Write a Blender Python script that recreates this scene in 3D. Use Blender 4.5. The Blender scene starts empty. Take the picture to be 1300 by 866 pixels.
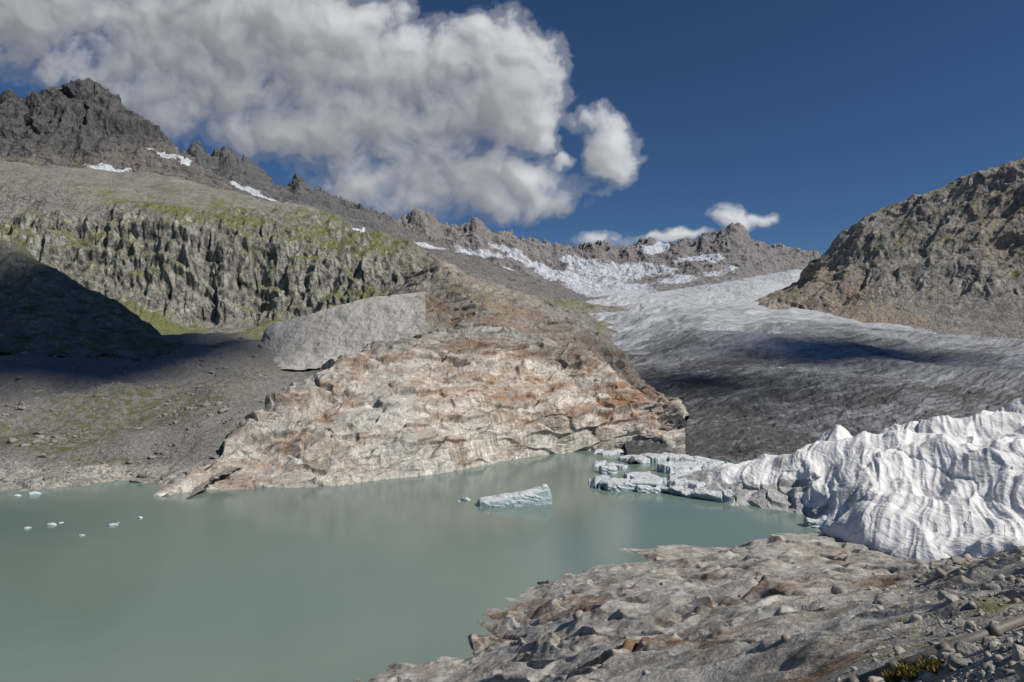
import bpy, math, random, bmesh
import numpy as np
from mathutils import Vector
random.seed(3); rng=np.random.default_rng(7)
H=50.0; F=867.0
SUN=Vector((0.62,-0.28,0.69)).normalized()
# ---------------------------------------------------------------- noise
perm=rng.permutation(256); perm=np.concatenate([perm,perm,perm])
g=rng.normal(size=(256,3)); g/=np.linalg.norm(g,axis=1)[:,None]
def pn(P):
    P=np.asarray(P,dtype=np.float64); sh=P.shape[:-1]; P=P.reshape(-1,3)
    i=np.floor(P).astype(np.int64); f=P-i; i&=255
    w=f*f*f*(f*(f*6-15)+10); out=0
    for dx in (0,1):
        for dy in (0,1):
            for dz in (0,1):
                h=perm[perm[perm[i[:,0]+dx]+i[:,1]+dy]+i[:,2]+dz]
                gr=g[h]
                d=gr[:,0]*(f[:,0]-dx)+gr[:,1]*(f[:,1]-dy)+gr[:,2]*(f[:,2]-dz)
                wt=(w[:,0] if dx else 1-w[:,0])*(w[:,1] if dy else 1-w[:,1])*(w[:,2] if dz else 1-w[:,2])
                out=out+d*wt
    return (out*1.5).reshape(sh)
def fbm(P,o=6,gain=.5,lac=2.03,seed=0.):
    a=1;s=0;t=0;Q=P+seed*17.3
    for k in range(o):
        s=s+a*pn(Q); t+=a; a*=gain; Q=Q*lac+11.7
    return s/t
def ridged(P,o=6,gain=.5,lac=2.07,seed=0.):
    a=1;s=0;t=0;Q=P+seed*13.1
    for k in range(o):
        n=1-np.abs(pn(Q))*2
        s=s+a*n; t+=a; a*=gain; Q=Q*lac+5.3
    return s/t
def saw(t,k=.75):
    f=t-np.floor(t)
    return np.where(f<k,f/k,(1-f)/(1-k))
def worley(P2,full=False):
    i=np.floor(P2); best=np.full(P2.shape[:-1],9.); b2=best.copy(); cid=np.zeros(P2.shape[:-1]); ox=cid.copy(); oy=cid.copy()
    for dx in (-1,0,1):
        for dy in (-1,0,1):
            cx=i[...,0]+dx; cy=i[...,1]+dy
            h=perm[(perm[cx.astype(int)&255]+cy.astype(int))&255]; h2=perm[(h+57)&255]
            ax=P2[...,0]-(cx+h/256.); ay=P2[...,1]-(cy+h2/256.)
            d=np.hypot(ax,ay)
            c=d<best
            b2=np.where(c,best,np.minimum(b2,d)); cid=np.where(c,h/256.,cid)
            if full: ox=np.where(c,ax,ox); oy=np.where(c,ay,oy)
            best=np.where(c,d,best)
    if full: return best,b2,cid,ox,oy
    return best,b2,cid
def ss(x,a,b):
    t=np.clip((x-a)/(b-a),0,1); return t*t*(3-2*t)
def facet(qx,qy,P,wl,wa,seed,soft=.22):
    """polished joint blocks: every cell is a plane with its own tilt and step height, rounded at the joints"""
    q=np.stack([qx+fbm(P/wl,3,seed=seed)*wa+seed*3.7,qy+fbm(P/wl,3,seed=seed+.5)*wa+seed*1.9],-1)
    f1,f2,cid,ox,oy=worley(q,True)
    a=cid*6.283*5; fd=ss(f2-f1,-.02,soft)
    return (np.cos(a)*ox+np.sin(a)*oy)*fd, (cid-.5)*fd, np.exp(-((f2-f1)/.04)**2)
# ---------------------------------------------------------------- survey helpers (bearing, elevation reading, distance)
def D(b,e,d): return (b,e,float(d))
def Z(b,e,z): return (b,e,(H-z)*F/(e-433.))
def R(lst,d):
    if not isinstance(d,(tuple,list)): d=(d,d)
    n=lst[-1][0]-lst[0][0]
    return [(b,e,d[0]+(d[1]-d[0])*(b-lst[0][0])/n) for b,e in lst]
def RZ(lst,z): return [Z(b,e,z) for b,e in lst]
def world(b,e,d): return np.stack([(b-650.)/F*d, d+0*b, H-(e-433.)/F*d],-1)
def pchip(xk,Y,xq):
    xk=np.asarray(xk,float); Y=np.asarray(Y,float)
    h=np.diff(xk); hh=h.reshape((-1,)+(1,)*(Y.ndim-1)); dl=np.diff(Y,axis=0)/hh
    m=np.zeros_like(Y); m[0]=dl[0]; m[-1]=dl[-1]
    if len(xk)>2:
        p=dl[:-1]*dl[1:]; sm=dl[:-1]+dl[1:]; sm=np.where(np.abs(sm)<1e-12,1e-12,sm); m[1:-1]=np.where(p>0,2*p/sm,0)
    k=np.clip(np.searchsorted(xk,xq,side='right')-1,0,len(xk)-2)
    t=(xq-xk[k])/h[k]; sh=(-1,)+(1,)*(Y.ndim-1); t=t.reshape(sh); H_=h[k].reshape(sh)
    return (2*t**3-3*t*t+1)*Y[k]+(t**3-2*t*t+t)*H_*m[k]+(-2*t**3+3*t*t)*Y[k+1]+(t**3-t*t)*H_*m[k+1]
def grid_mesh(name,P,mat,mask=None,uv=None):
    nv,nu=P.shape[:2]
    me=bpy.data.meshes.new(name)
    idx=np.arange(nv*nu).reshape(nv,nu)
    q=np.stack([idx[:-1,:-1],idx[1:,:-1],idx[1:,1:],idx[:-1,1:]],-1).reshape(-1,4)
    A=P.reshape(-1,3); n=np.cross(A[q[:,1]]-A[q[:,0]],A[q[:,2]]-A[q[:,0]])
    if n[:,2].mean()<0: q=q[:,::-1]
    me.vertices.add(nv*nu); me.vertices.foreach_set('co',A.astype(np.float32).ravel())
    me.loops.add(q.size); me.loops.foreach_set('vertex_index',q.astype(np.int32).ravel())
    me.polygons.add(len(q)); me.polygons.foreach_set('loop_start',np.arange(0,q.size,4,dtype=np.int32))
    me.polygons.foreach_set('loop_total',np.full(len(q),4,dtype=np.int32))
    me.update(calc_edges=True)
    me.polygons.foreach_set('use_smooth',np.ones(len(q),dtype=bool))
    if mask is not None:
        at=me.color_attributes.new('mask','FLOAT_COLOR','POINT'); at.data.foreach_set('color',mask.astype(np.float32).reshape(-1))
    if uv is not None:
        at=me.attributes.new('flow','FLOAT_VECTOR','POINT'); at.data.foreach_set('vector',uv.astype(np.float32).reshape(-1))
    me.materials.append(mat)
    ob=bpy.data.objects.new(name,me); bpy.context.scene.collection.objects.link(ob)
    return ob
def normals(P):
    du=np.gradient(P,axis=1); dv=np.gradient(P,axis=0)
    n=np.cross(du,dv); n/=np.linalg.norm(n,axis=-1)[...,None]+1e-9
    return np.where(n[...,2:]<0,-n,n)
def blobs(b,e,lst):
    m=np.zeros_like(b)
    for t in lst:
        x,y,rx,ry=t[:4]; a=math.radians(t[4]) if len(t)>4 else 0; s=t[5] if len(t)>5 else 1
        dx=b-x; dy=e-y; u=dx*math.cos(a)+dy*math.sin(a); v=-dx*math.sin(a)+dy*math.cos(a)
        m=np.maximum(m,s*np.clip(1.25-((u/rx)**2+(v/ry)**2)*.6,0,1))
    return m
def loft(rows,nu,nv,back=1.2,wts=None):
    U=np.linspace(0,1,nu); L=[]
    for r in rows:
        r=np.array(r,float); t=(r[:,0]-r[0,0])/(r[-1,0]-r[0,0])
        L.append(pchip(t,np.stack([r[:,0],r[:,1],np.log(r[:,2])],-1),U))
    if back:
        b=L[0].copy(); b[:,2]+=math.log(back); b[:,1]=433+(b[:,1]-433)/back+46; L=[b]+L
    L=np.array(L)
    if wts is None:
        wts=[max(6,np.abs(L[k+1,:,1]-L[k,:,1]).mean()) for k in range(len(L)-1)]
        if back: wts[0]=max(8,sum(wts[1:])*.07)
    kn=np.concatenate([[0.],np.cumsum(np.array(wts,float))]); kn=kn/kn[-1]
    G=pchip(kn,L,np.linspace(0,1,nv))
    b,e,d=G[...,0],G[...,1],np.exp(G[...,2])
    P=world(b,e,d)
    return b,e,d,P,normals(P),np.broadcast_to(U[None],b.shape),np.broadcast_to(np.linspace(0,1,nv)[:,None],b.shape)
def M(r=0,gr=0,bl=0,al=0,like=None):
    o=np.zeros(like.shape+(4,)); o[...,0]=r;o[...,1]=gr;o[...,2]=bl;o[...,3]=al; return o
# ---------------------------------------------------------------- node helpers
class N:
    def __init__(s,nt): s.t=nt; nt.nodes.clear()
    def n(s,ty,**k):
        o=s.t.nodes.new(ty)
        for a,v in k.items(): setattr(o,a,v)
        return o
    def put(s,sock,v):
        if isinstance(v,bpy.types.NodeSocket): s.t.links.new(v,sock)
        else:
            if isinstance(v,(tuple,list)) and len(v)==3 and sock.type=='RGBA': v=(*v,1)
            sock.default_value=v
    def m(s,op,a,b=0.,c=None,clamp=False):
        o=s.n('ShaderNodeMath',operation=op,use_clamp=clamp); s.put(o.inputs[0],a); s.put(o.inputs[1],b)
        if c is not None: s.put(o.inputs[2],c)
        return o.outputs[0]
    def v(s,op,a,b=(0,0,0)):
        o=s.n('ShaderNodeVectorMath',operation=op); s.put(o.inputs[0],a)
        if op=='SCALE': s.put(o.inputs[3],b)
        else: s.put(o.inputs[1],b)
        return o.outputs[1] if op in('LENGTH','DOT_PRODUCT','DISTANCE') else o.outputs[0]
    def noise(s,vec,sc=1.,det=6,ro=.6,dist=0.,col=False):
        o=s.n('ShaderNodeTexNoise'); s.put(o.inputs['Vector'],vec); o.inputs['Scale'].default_value=sc
        o.inputs['Detail'].default_value=det;o.inputs['Roughness'].default_value=ro;o.inputs['Distortion'].default_value=dist
        return o.outputs[1 if col else 0]
    def vor(s,vec,sc=1.,feat='F1',out=0):
        o=s.n('ShaderNodeTexVoronoi',feature=feat); s.put(o.inputs['Vector'],vec); o.inputs['Scale'].default_value=sc
        return o.outputs[out]
    def mr(s,x,a,b,c=0.,d=1.,sm=True):
        o=s.n('ShaderNodeMapRange',interpolation_type='SMOOTHSTEP' if sm else 'LINEAR')
        for i,v in enumerate((x,a,b,c,d)): s.put(o.inputs[i],v)
        return o.outputs[0]
    def mix(s,f,a,b,bt='MIX'):
        o=s.n('ShaderNodeMix',data_type='RGBA',blend_type=bt); s.put(o.inputs[0],f); s.put(o.inputs[6],a); s.put(o.inputs[7],b)
        return o.outputs[2]
    def sc(s,c,f):
        return s.v('SCALE',c,f)
def newmat(name):
    m=bpy.data.materials.new(name); m.use_nodes=True; return m,N(m.node_tree)
def finish(k,col,rough,height,dist,spec=.25,extra=None,strength=1.):
    p=k.n('ShaderNodeBsdfPrincipled'); o=k.n('ShaderNodeOutputMaterial')
    k.put(p.inputs['Base Color'],col); k.put(p.inputs['Roughness'],rough); p.inputs['Specular IOR Level'].default_value=spec
    if height is not None:
        b=k.n('ShaderNodeBump'); b.inputs['Distance'].default_value=dist; b.inputs['Strength'].default_value=strength
        k.put(b.inputs['Height'],height); k.t.links.new(b.outputs[0],p.inputs['Normal'])
    k.t.links.new(p.outputs[0],o.inputs[0]); return p
def rock_mat(name,S,cA,cB,cC,grass=(.12,.125,.05),tan=(.33,.2,.12),scree=(.27,.26,.24),snow=True,streak=.35,crack=.5,bump=.2,gslope=1.2,sscree=.75,haze=0.,fine=1.,gain=1.,band=None):
    m,k=newmat(name)
    geo=k.n('ShaderNodeNewGeometry'); pos=k.v('SCALE',geo.outputs['Position'],1./S)
    nz=k.n('ShaderNodeSeparateXYZ'); k.put(nz.inputs[0],geo.outputs['Normal']); nz=nz.outputs[2]
    at=k.n('ShaderNodeAttribute',attribute_name='mask'); sp=k.n('ShaderNodeSeparateColor'); k.put(sp.inputs[0],at.outputs[0])
    mg,ms,mt,ma=sp.outputs[0],sp.outputs[1],sp.outputs[2],at.outputs['Alpha']
    nw=k.noise(pos,.7,2,.5,col=True); wp=k.v('ADD',pos,k.v('SCALE',nw,.9))
    nA=k.noise(pos,1.,7,.64,.3); nB=k.noise(pos,9*fine,4,.7); nL=k.noise(pos,.17,4,.6)
    st=k.noise(k.v('MULTIPLY',wp,(1,1,.16)),3.2,4,.65)
    crk=k.mr(k.vor(k.v('MULTIPLY',wp,(1,1,.6)),1.3,'DISTANCE_TO_EDGE'),0,.05)
    c=k.mix(k.mr(nA,.36,.64),cA,cB)
    c=k.mix(k.mr(nL,.42,.62),c,cC)
    tsrc=k.m('ADD',k.m('MULTIPLY',nA,.6),k.m('MULTIPLY',st,.5))
    if band:   # mineral banding along the rock's bedding
        nb=k.noise(k.v('MULTIPLY',wp,band),1.,6,.68); tsrc=k.m('ADD',k.m('MULTIPLY',nb,.95),k.m('MULTIPLY',nA,.15))
        c=k.sc(c,k.mr(nb,.32,.68,1.2,.76))
    tf=k.m('MULTIPLY',mt,k.mr(tsrc,.42,.66),clamp=True)
    c=k.mix(tf,c,tan)
    c=k.mix(k.m('MULTIPLY',k.mr(nz,sscree,sscree+.18),.2 if band else .6),c,k.sc(scree,k.mr(nB,.3,.7,.8,1.2)))
    gf=k.m('ADD',k.m('ADD',mg,k.m('MULTIPLY',k.m('SUBTRACT',nA,.5),2.2)),k.m('MULTIPLY',k.m('SUBTRACT',nz,.72),gslope))
    gf=k.m('ADD',gf,k.m('MULTIPLY',k.m('SUBTRACT',nB,.5),.9))
    gf=k.m('MULTIPLY',k.mr(gf,.42,.7,0,.85),k.mr(mg,.0,.12))
    steep=k.mr(nz,.5,.8,1.,0.)
    s1=k.mr(st,.3,.7,1-streak,1+streak*.8); s1=k.m('ADD',1.,k.m('MULTIPLY',k.m('SUBTRACT',s1,1.),steep))
    c=k.sc(c,s1); c=k.sc(c,k.mr(nB,.28,.72,.76*gain,1.26*gain))
    c=k.sc(c,k.m('SUBTRACT',1.,k.m('MULTIPLY',k.m('SUBTRACT',1.,crk),crack)))
    gcol=k.mix(k.mr(nB,.35,.65),grass,tuple(x*1.6 for x in grass))
    c=k.mix(gf,c,gcol)
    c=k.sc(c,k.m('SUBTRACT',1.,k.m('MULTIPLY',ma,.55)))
    if snow:
        sf=k.m('ADD',k.m('ADD',ms,k.m('MULTIPLY',k.m('SUBTRACT',nA,.5),1.9)),k.m('MULTIPLY',k.m('SUBTRACT',nB,.5),1.6))
        sf=k.m('MULTIPLY',k.mr(sf,.55,.68),k.mr(ms,.02,.15))
        c=k.mix(sf,c,(.7,.72,.76))
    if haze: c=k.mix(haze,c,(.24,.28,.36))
    h=k.m('ADD',k.m('MULTIPLY',nA,1.3),k.m('MULTIPLY',nB,.28))
    h=k.m('ADD',h,k.m('MULTIPLY',crk,.25*crack)); h=k.m('ADD',h,k.m('MULTIPLY',st,.35))
    finish(k,c,.9,h,S*bump,.15)
    return m
# ================================================================ TERRAIN
# --- far ridge
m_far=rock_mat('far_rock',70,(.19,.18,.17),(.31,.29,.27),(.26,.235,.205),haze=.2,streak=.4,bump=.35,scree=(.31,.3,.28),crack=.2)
top=[(430,296),(470,275),(500,284),(518,279),(532,271),(560,288),(575,293),(592,289),(605,280),(612,287),(628,298),(650,299),(665,306),(700,312),(730,316),(760,313),(790,317),(805,312),(822,305),(838,315),(850,316),(868,308),(880,311),(893,302),(905,301),(918,295),(930,287),(942,290),(948,299),(962,311),(985,318),(1010,321),(1028,325),(1060,330)]
b,e,d,P,n,u,v=loft([R(top,3600),R([(430,340),(560,325),(650,335),(730,350),(800,345),(860,335),(930,320),(1000,336),(1060,345)],3250),R([(430,400),(700,385),(800,378),(930,380),(1060,390)],2500)],700,170)
q=P/260.; dsp=(ridged(q,7,.55)-.45)*50+(ridged(P*[1,1,.3]/70,4,.6,seed=3)-.4)*18
P=P+n*(dsp*ss(d,2400,3200)*.9)[...,None]
P[...,2]+= (ridged(P*[1,1,.2]/80,5,.6,seed=8)-.5)*60*ss(d,3350,3600)
snow=blobs(b,e,[(758,353,44,17,0),(798,346,38,10,-10),(742,343,22,11,0),(830,317,18,5,0),(690,343,34,7,22),(605,322,42,4,8),(575,330,36,4,10),(665,332,24,5,20),(700,350,18,6,30),(550,312,22,4,10),(790,368,40,9,0),(740,372,30,7,0),(880,330,22,4,-15),(905,326,14,5,0),(842,343,18,4,0),(860,356,24,5,-8),(640,318,20,3,15),(725,333,14,5,10),(915,345,20,3,-8)])
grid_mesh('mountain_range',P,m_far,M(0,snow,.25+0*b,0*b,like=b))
# --- jagged ridge behind the left shoulder
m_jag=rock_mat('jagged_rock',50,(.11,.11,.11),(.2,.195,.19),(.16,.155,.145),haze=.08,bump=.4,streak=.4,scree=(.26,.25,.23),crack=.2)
top=[(190,205),(225,203),(240,195),(250,184),(262,200),(275,197),(286,193),(300,202),(315,208),(332,221),(345,233),(355,241),(366,239),(380,229),(390,240),(405,246),(430,257),(455,266),(480,275),(510,290),(560,308),(620,333),(700,362),(770,386)]
b,e,d,P,n,u,v=loft([R(top,2500),R([(190,240),(300,240),(380,262),(470,295),(560,325),(640,350),(770,392)],2250),R([(190,290),(400,300),(560,345),(770,405)],1900)],560,120)
P=P+n*((ridged(P/130.,6,.55,seed=5)-.45)*22*ss(d,1900,2200))[...,None]
P[...,2]+=(ridged(P*[1,1,.2]/50,5,.6,seed=9)-.5)*64*ss(d,2350,2500)*(1-ss(b,480,600)*.7)
snow=blobs(b,e,[(300,237,30,3,15,.9),(345,253,40,3,18,.85),(540,312,24,3,10),(640,338,22,3,22),(690,350,22,3,20),(600,322,18,3,12)])
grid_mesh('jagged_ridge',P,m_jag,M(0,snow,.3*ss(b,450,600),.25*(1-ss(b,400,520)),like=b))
# --- left peak
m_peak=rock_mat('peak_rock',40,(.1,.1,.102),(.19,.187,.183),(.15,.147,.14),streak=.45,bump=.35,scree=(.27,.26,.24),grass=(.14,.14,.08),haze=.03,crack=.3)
top=[(-260,210),(-150,172),(-60,150),(-20,143),(0,136),(12,128),(25,129),(50,127),(62,123),(75,120),(84,119),(96,111),(112,108),(122,117),(132,117),(140,121),(152,124),(165,139),(190,158),(200,168),(214,184),(222,191),(240,203),(262,222),(300,246)]
b,e,d,P,n,u,v=loft([R(top,1950),R([(-260,230),(-60,185),(0,175),(60,165),(110,165),(160,180),(215,205),(260,228),(300,252)],1780),R([(-260,240),(0,212),(110,214),(215,226),(300,262)],1580),R([(-260,290),(0,265),(150,270),(300,290)],1150)],560,240)
fa,fc,fk=facet((P[...,0]+P[...,1]*.4)/60,(P[...,2]-P[...,0]*.5)/90,P,120,.8,3)
dsp=(ridged(P*[1,1,.5]/170.,7,.54,seed=2)-.42)*40+(ridged(P*[1,1,.3]/40,4,.6,seed=4)-.4)*8+fa*16
P=P+n*(dsp*(.25+.75*ss(d,1450,1700)))[...,None]
P[...,2]+=(ridged(P*[1,1,.2]/60,5,.6,seed=12)-.55)*34*ss(d,1850,1950)
snow=blobs(b,e,[(140,218,26,3.5,3,.9),(203,200,20,3,25,.9),(232,211,8,3,10,.9),(168,224,12,3,10,.8),(100,214,14,2,0,.8)])
light=ss(e+ss(b,100,220)*14,182,208)  # above this band the peak's cloud shadow is put into the rock colour
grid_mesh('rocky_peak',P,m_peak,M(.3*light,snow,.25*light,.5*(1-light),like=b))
# --- left valley wall
m_wall=rock_mat('valley_wall_rock',20,(.185,.176,.157),(.35,.335,.295),(.26,.25,.215),grass=(.125,.135,.045),scree=(.255,.247,.21),tan=(.32,.24,.16),streak=.7,bump=.3,gslope=1.3,crack=.3)
top=[(-260,200),(-150,205),(0,213),(60,212),(100,214),(200,231),(255,240),(300,246),(350,258),(400,271),(440,284),(480,297),(520,312),(545,325),(590,347),(640,366),(700,385),(800,400)]
r=[R(top,(1150,1400)),
   R([(-260,245),(0,250),(60,246),(140,256),(200,262),(300,270),(400,288),(470,312),(540,336),(600,358),(700,392),(800,408)],(840,1050)),
   R([(-260,285),(0,285),(100,285),(200,280),(300,285),(400,303),(470,325),(540,345),(600,365),(700,396),(800,412)],(790,940)),
   R([(-260,385),(0,352),(80,375),(160,395),(260,415),(330,410),(400,396),(470,372),(540,365),(600,380),(700,402),(800,418)],(700,840)),
   R([(-260,480),(0,470),(300,470),(540,450),(800,450)],(520,620))]
b,e,d,P,n,u,v=loft(r,860,380)
cl=ss(e+fbm(P/80,3,seed=44)*34,258,290)*(1-ss(e,395,425)); cl=cl*(1-ss(b,500,560)*.6)
fa,fc,fk=facet((P[...,0]+P[...,1]*.3)/15,P[...,2]/48-P[...,0]/160,P,60,.9,5)
fb_,fc2,fk2=facet((P[...,0]+P[...,1]*.3)/5.5,P[...,2]/17,P,25,.7,6)
dsp=(fbm(P/150.,5,.48,seed=1))*28+(ridged(P*[1,1,.2]/60.,5,.5,seed=6)-.42)*14*(.14+cl)
dsp+=fa*7*(.12+cl)+fc*5*cl+fb_*2.6*(.1+cl)
tt=P[...,2]/24.+P[...,0]*.012+fbm(P/70,4,seed=3)*1.5
dsp+=(saw(tt,.6)-.5)*3.5*(.35+cl)+(ridged(P*[1,1,.35]/17,4,.55,seed=33)-.5)*1.5*cl
P=P+n*dsp[...,None]
pat=fbm(P/70,5,.58,seed=7)
grass=np.clip(.34+.95*pat-.16*(1-ss(e,262,285))+blobs(b,e,[(120,385,150,14,24,.5),(300,285,260,14,8,.2),(420,385,60,14,-10,.35),(90,310,120,30,10,.3),(330,330,60,24,0,.25)]),0,1)*(1-ss(b,480,560)*.6)
grass*= (1-.8*ss(258-e,0,25)*1)
snow=blobs(b,e,[(455,292,8,2,20)])
grid_mesh('valley_wall',P,m_wall,M(grass,snow,.2*ss(b,420,540),np.clip(.35*fk*cl+.2*fk2*cl,0,1),like=b))
# --- shaded spur at far left
m_spur=rock_mat('spur_rock',10,(.15,.145,.13),(.27,.26,.23),(.21,.2,.175),grass=(.08,.095,.035),bump=.25,scree=(.22,.215,.19),crack=.3)
b,e,d,P,n,u,v=loft([R([(-300,240),(-150,270),(-60,288),(0,306),(40,325),(90,355),(140,386),(195,418),(250,440)],(520,450)),R([(-300,370),(0,375),(100,395),(250,448)],(450,425)),R([(-300,470),(0,450),(100,455),(250,465)],(380,390))],360,160)
P=P+n*(fbm(P/40,6,.5,seed=4)*9+(ridged(P/18,5,.5,seed=2)-.4)*3)[...,None]
grid_mesh('mountain_spur',P,m_spur,M(.45+0*b,0,.0,.0+0*b,like=b))
# --- scree basin
m_scree=rock_mat('scree',3.2,(.19,.185,.17),(.28,.27,.245),(.225,.215,.195),grass=(.1,.1,.042),scree=(.25,.24,.22),bump=.4,crack=.4,streak=.2,tan=(.48,.44,.38),gslope=.3)
r=[R([(-300,385),(0,405),(60,404),(120,412),(200,425),(290,424),(330,432),(400,442),(520,450)],480),
   R([(-300,470),(0,462),(150,468),(300,472),(480,480)],372),
   R([(-300,545),(0,535),(150,530),(300,530),(390,540)],296),
   RZ([(-300,600),(0,594),(100,590),(200,585),(300,595)],5),
   RZ([(-300,634),(-100,632),(0,630),(50,627),(100,622),(140,617),(165,616),(200,622),(235,640)],-1.2)]
b,e,d,P,n,u,v=loft(r,700,360)
low=ss(e+fbm(P/12,4,seed=19)*14,578,600)
hum=fbm(P/45,5,.45,seed=11)*9*(1-low*.75)
fa,fc,fk=facet(P[...,0]/9,P[...,1]/7,P,12,.6,9)
dsp=hum+fbm(P/5.,5,.6,seed=14)*.8*(1-.5*low)+low*(fa*2.2+fc*1.4)
P=P+n*(dsp*(1-.5*ss(e,615,630)))[...,None]
scP=P.copy(); scb,sce=b,e
grass=.42*blobs(b,e,[(170,520,130,26,-8),(60,560,90,18,0),(330,470,70,12,-20,.7),(120,585,80,10,0)])*(1-low)+.08
grid_mesh('scree_slope',P,m_scree,M(grass,0,low*2.2,.4*fk*low,like=b))
# --- moraine bank
m_mor=rock_mat('moraine',3,(.4,.385,.35),(.46,.44,.4),(.43,.41,.375),bump=.25,crack=.05,scree=(.45,.43,.39),grass=(.2,.19,.13),streak=.15)
b,e,d,P,n,u,v=loft([R([(312,474),(325,446),(338,417),(350,411),(400,397),(440,385),(475,378),(540,370)],(450,470)),R([(312,476),(326,456),(400,430),(470,415),(540,400)],425),R([(312,478),(322,472),(400,468),(470,462),(540,455)],388)],280,130,back=1.06)
P=P+n*(fbm(P/12,6,.6,seed=21)*2.6*(.4+.6*ss(u,0,.15)))[...,None]
grid_mesh('moraine_bank',P,m_mor,M(0*b,0,0,.25*ss(fbm(P/18,5,.6,seed=22),0,.3),like=b))
# --- polished granite domes
def edgeline(t,k,w):
    f=t-np.floor(t); return np.exp(-((f-(k+1)/2)/w)**2)
def dome_disp(P,seed):
    big=fbm(P/55,4,.42,seed=seed)*8
    w=fbm(P/30,4,.45,seed=seed+1)
    A=(P[...,0]*.85+P[...,1]*.25+P[...,2]*.3); Bq=(P[...,2]*1.25+P[...,1]*.3-P[...,0]*.35)
    fa,fc,fk=facet(A/17,Bq/8,P,24,.7,seed*.1,.17); fb_,fc2,fk2=facet(A/6.5,Bq/2.7,P,9,.6,seed*.1+1,.2)
    t1=(P[...,0]*.8-P[...,1]*.15+P[...,2]*.55)/10.+w*1.3
    t2=(-P[...,0]*.35+P[...,1]*.15+P[...,2]*1.15)/12.+w*1.2+3
    m1=ss(fbm(P/38,3,seed=seed+5),-.15,.2); m2=1-.7*m1
    s=(saw(t1,.9)-.5)*1.5*m1+(saw(t2,.91)-.5)*2.0*m2
    m3=ss(fbm(P/22,3,seed=seed+6),-.15,.2)
    fc_=fa*2.9+fc*1.8+(fb_*1.15+fc2*.65)*(.25+.75*m3)
    fine=fbm(P/4,5,.55,seed=seed+3)*.3+(ridged(P/18,4,.45,seed=seed+4)-.5)*1.0
    crk=np.clip(.8*edgeline(t1,.9,.04)*m1+.8*edgeline(t2,.91,.04)*m2+.7*fk+.45*fk2*m3,0,1)
    return big+s+fine+fc_,s,crk,fc+fc2*.5
m_dome=rock_mat('polished_granite',5.5,(.45,.415,.355),(.58,.545,.485),(.44,.415,.37),tan=(.33,.2,.12),scree=(.5,.475,.425),grass=(.2,.18,.1),bump=.14,crack=.2,streak=.45,sscree=.86,band=(.35,.5,1.6))
m_knoll=rock_mat('lichened_granite',6,(.25,.23,.2),(.37,.335,.29),(.28,.26,.23),tan=(.28,.185,.12),scree=(.33,.31,.27),grass=(.16,.155,.08),bump=.2,crack=.3,streak=.35,sscree=.84,band=(.3,.5,1.5))
r=[[D(430,402,530),D(465,387,525),D(490,374,520),D(520,357,520),D(545,341,520),D(560,335,515),D(590,346,505),D(620,359,500),D(660,374,490),D(700,389,475),D(735,404,460),D(765,424,440),D(790,446,415),D(803,466,395),D(835,492,365),D(858,504,345),D(868,530,325)],
   [D(430,430,470),D(540,385,470),D(600,385,455),D(680,408,440),D(740,438,415),D(800,490,365),D(845,525,330),D(868,560,310)],
   [D(430,500,380),D(600,470,390),D(700,490,370),D(800,550,320),Z(835,575,0),Z(868,590,-2)]]
b,e,d,P,n,u,v=loft(r,560,250,back=1.1)
dd,s,ck,ci=dome_disp(P,31); P=P+n*(dd*.7)[...,None]
tan=np.clip(.2+.6*fbm(P/40,4,seed=2)+blobs(b,e,[(700,430,110,22,25,.5),(600,400,100,14,10,.3),(800,500,60,40,20,.5)]),0,1)
gr=.3*blobs(b,e,[(520,400,90,30,0),(600,375,80,16,20)])
grid_mesh('granite_knoll',P,m_knoll,M(gr,0,tan,np.clip(.5*ck,0,1),like=b))
r=[[Z(175,642,-1.5),Z(205,622,0),Z(222,604,3),D(245,588,236),D(300,548,268),D(340,520,285),D(380,492,305),D(440,459,330),D(500,432,350),D(560,417,365),D(620,414,378),D(680,425,378),D(740,450,368),D(790,480,350),D(825,503,338),D(858,508,330),D(870,530,318)],
   [Z(175,644,-2),Z(230,618,2),D(300,585,243),D(400,535,262),D(500,492,290),D(600,470,320),D(700,480,338),D(780,510,330),D(870,550,312)],
   [Z(175,645,-2.5),Z(230,626,0),D(300,608,232),D(400,585,243),D(500,562,258),D(600,535,285),D(700,530,308),D(780,545,315),D(870,565,305)],
   RZ([(175,650),(205,632),(300,633),(400,629),(480,621),(560,610),(640,593),(700,583),(760,577),(830,577),(870,592)],-2)]
b,e,d,P,n,u,v=loft(r,1020,500,back=1.12)
dd,s,ck,ci=dome_disp(P,40); P=P+n*(dd*(.5+.5*ss(P[...,2],0,12)))[...,None]
tan=np.clip(.15+1.0*fbm(P/26,5,.55,seed=5)+.35*ck+.35*ci+blobs(b,e,[(600,485,150,20,8,.5),(720,530,120,20,5,.55),(780,500,60,40,20,.6),(470,470,90,10,-20,.5),(420,520,60,8,-30,.45),(640,440,120,14,5,.4),(350,560,70,8,-30,.4),(520,540,90,8,-12,.4)]),0,1)
dk=.7*blobs(b,e,[(560,430,130,13,0),(690,440,60,14,15)])+.3*ss(fbm(P/24,5,.55,seed=6),.05,.35)+.12*ci
grid_mesh('granite_dome',P,m_dome,M(0*b,0,tan,np.clip(dk+.6*ck,0,1),like=b))
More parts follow.
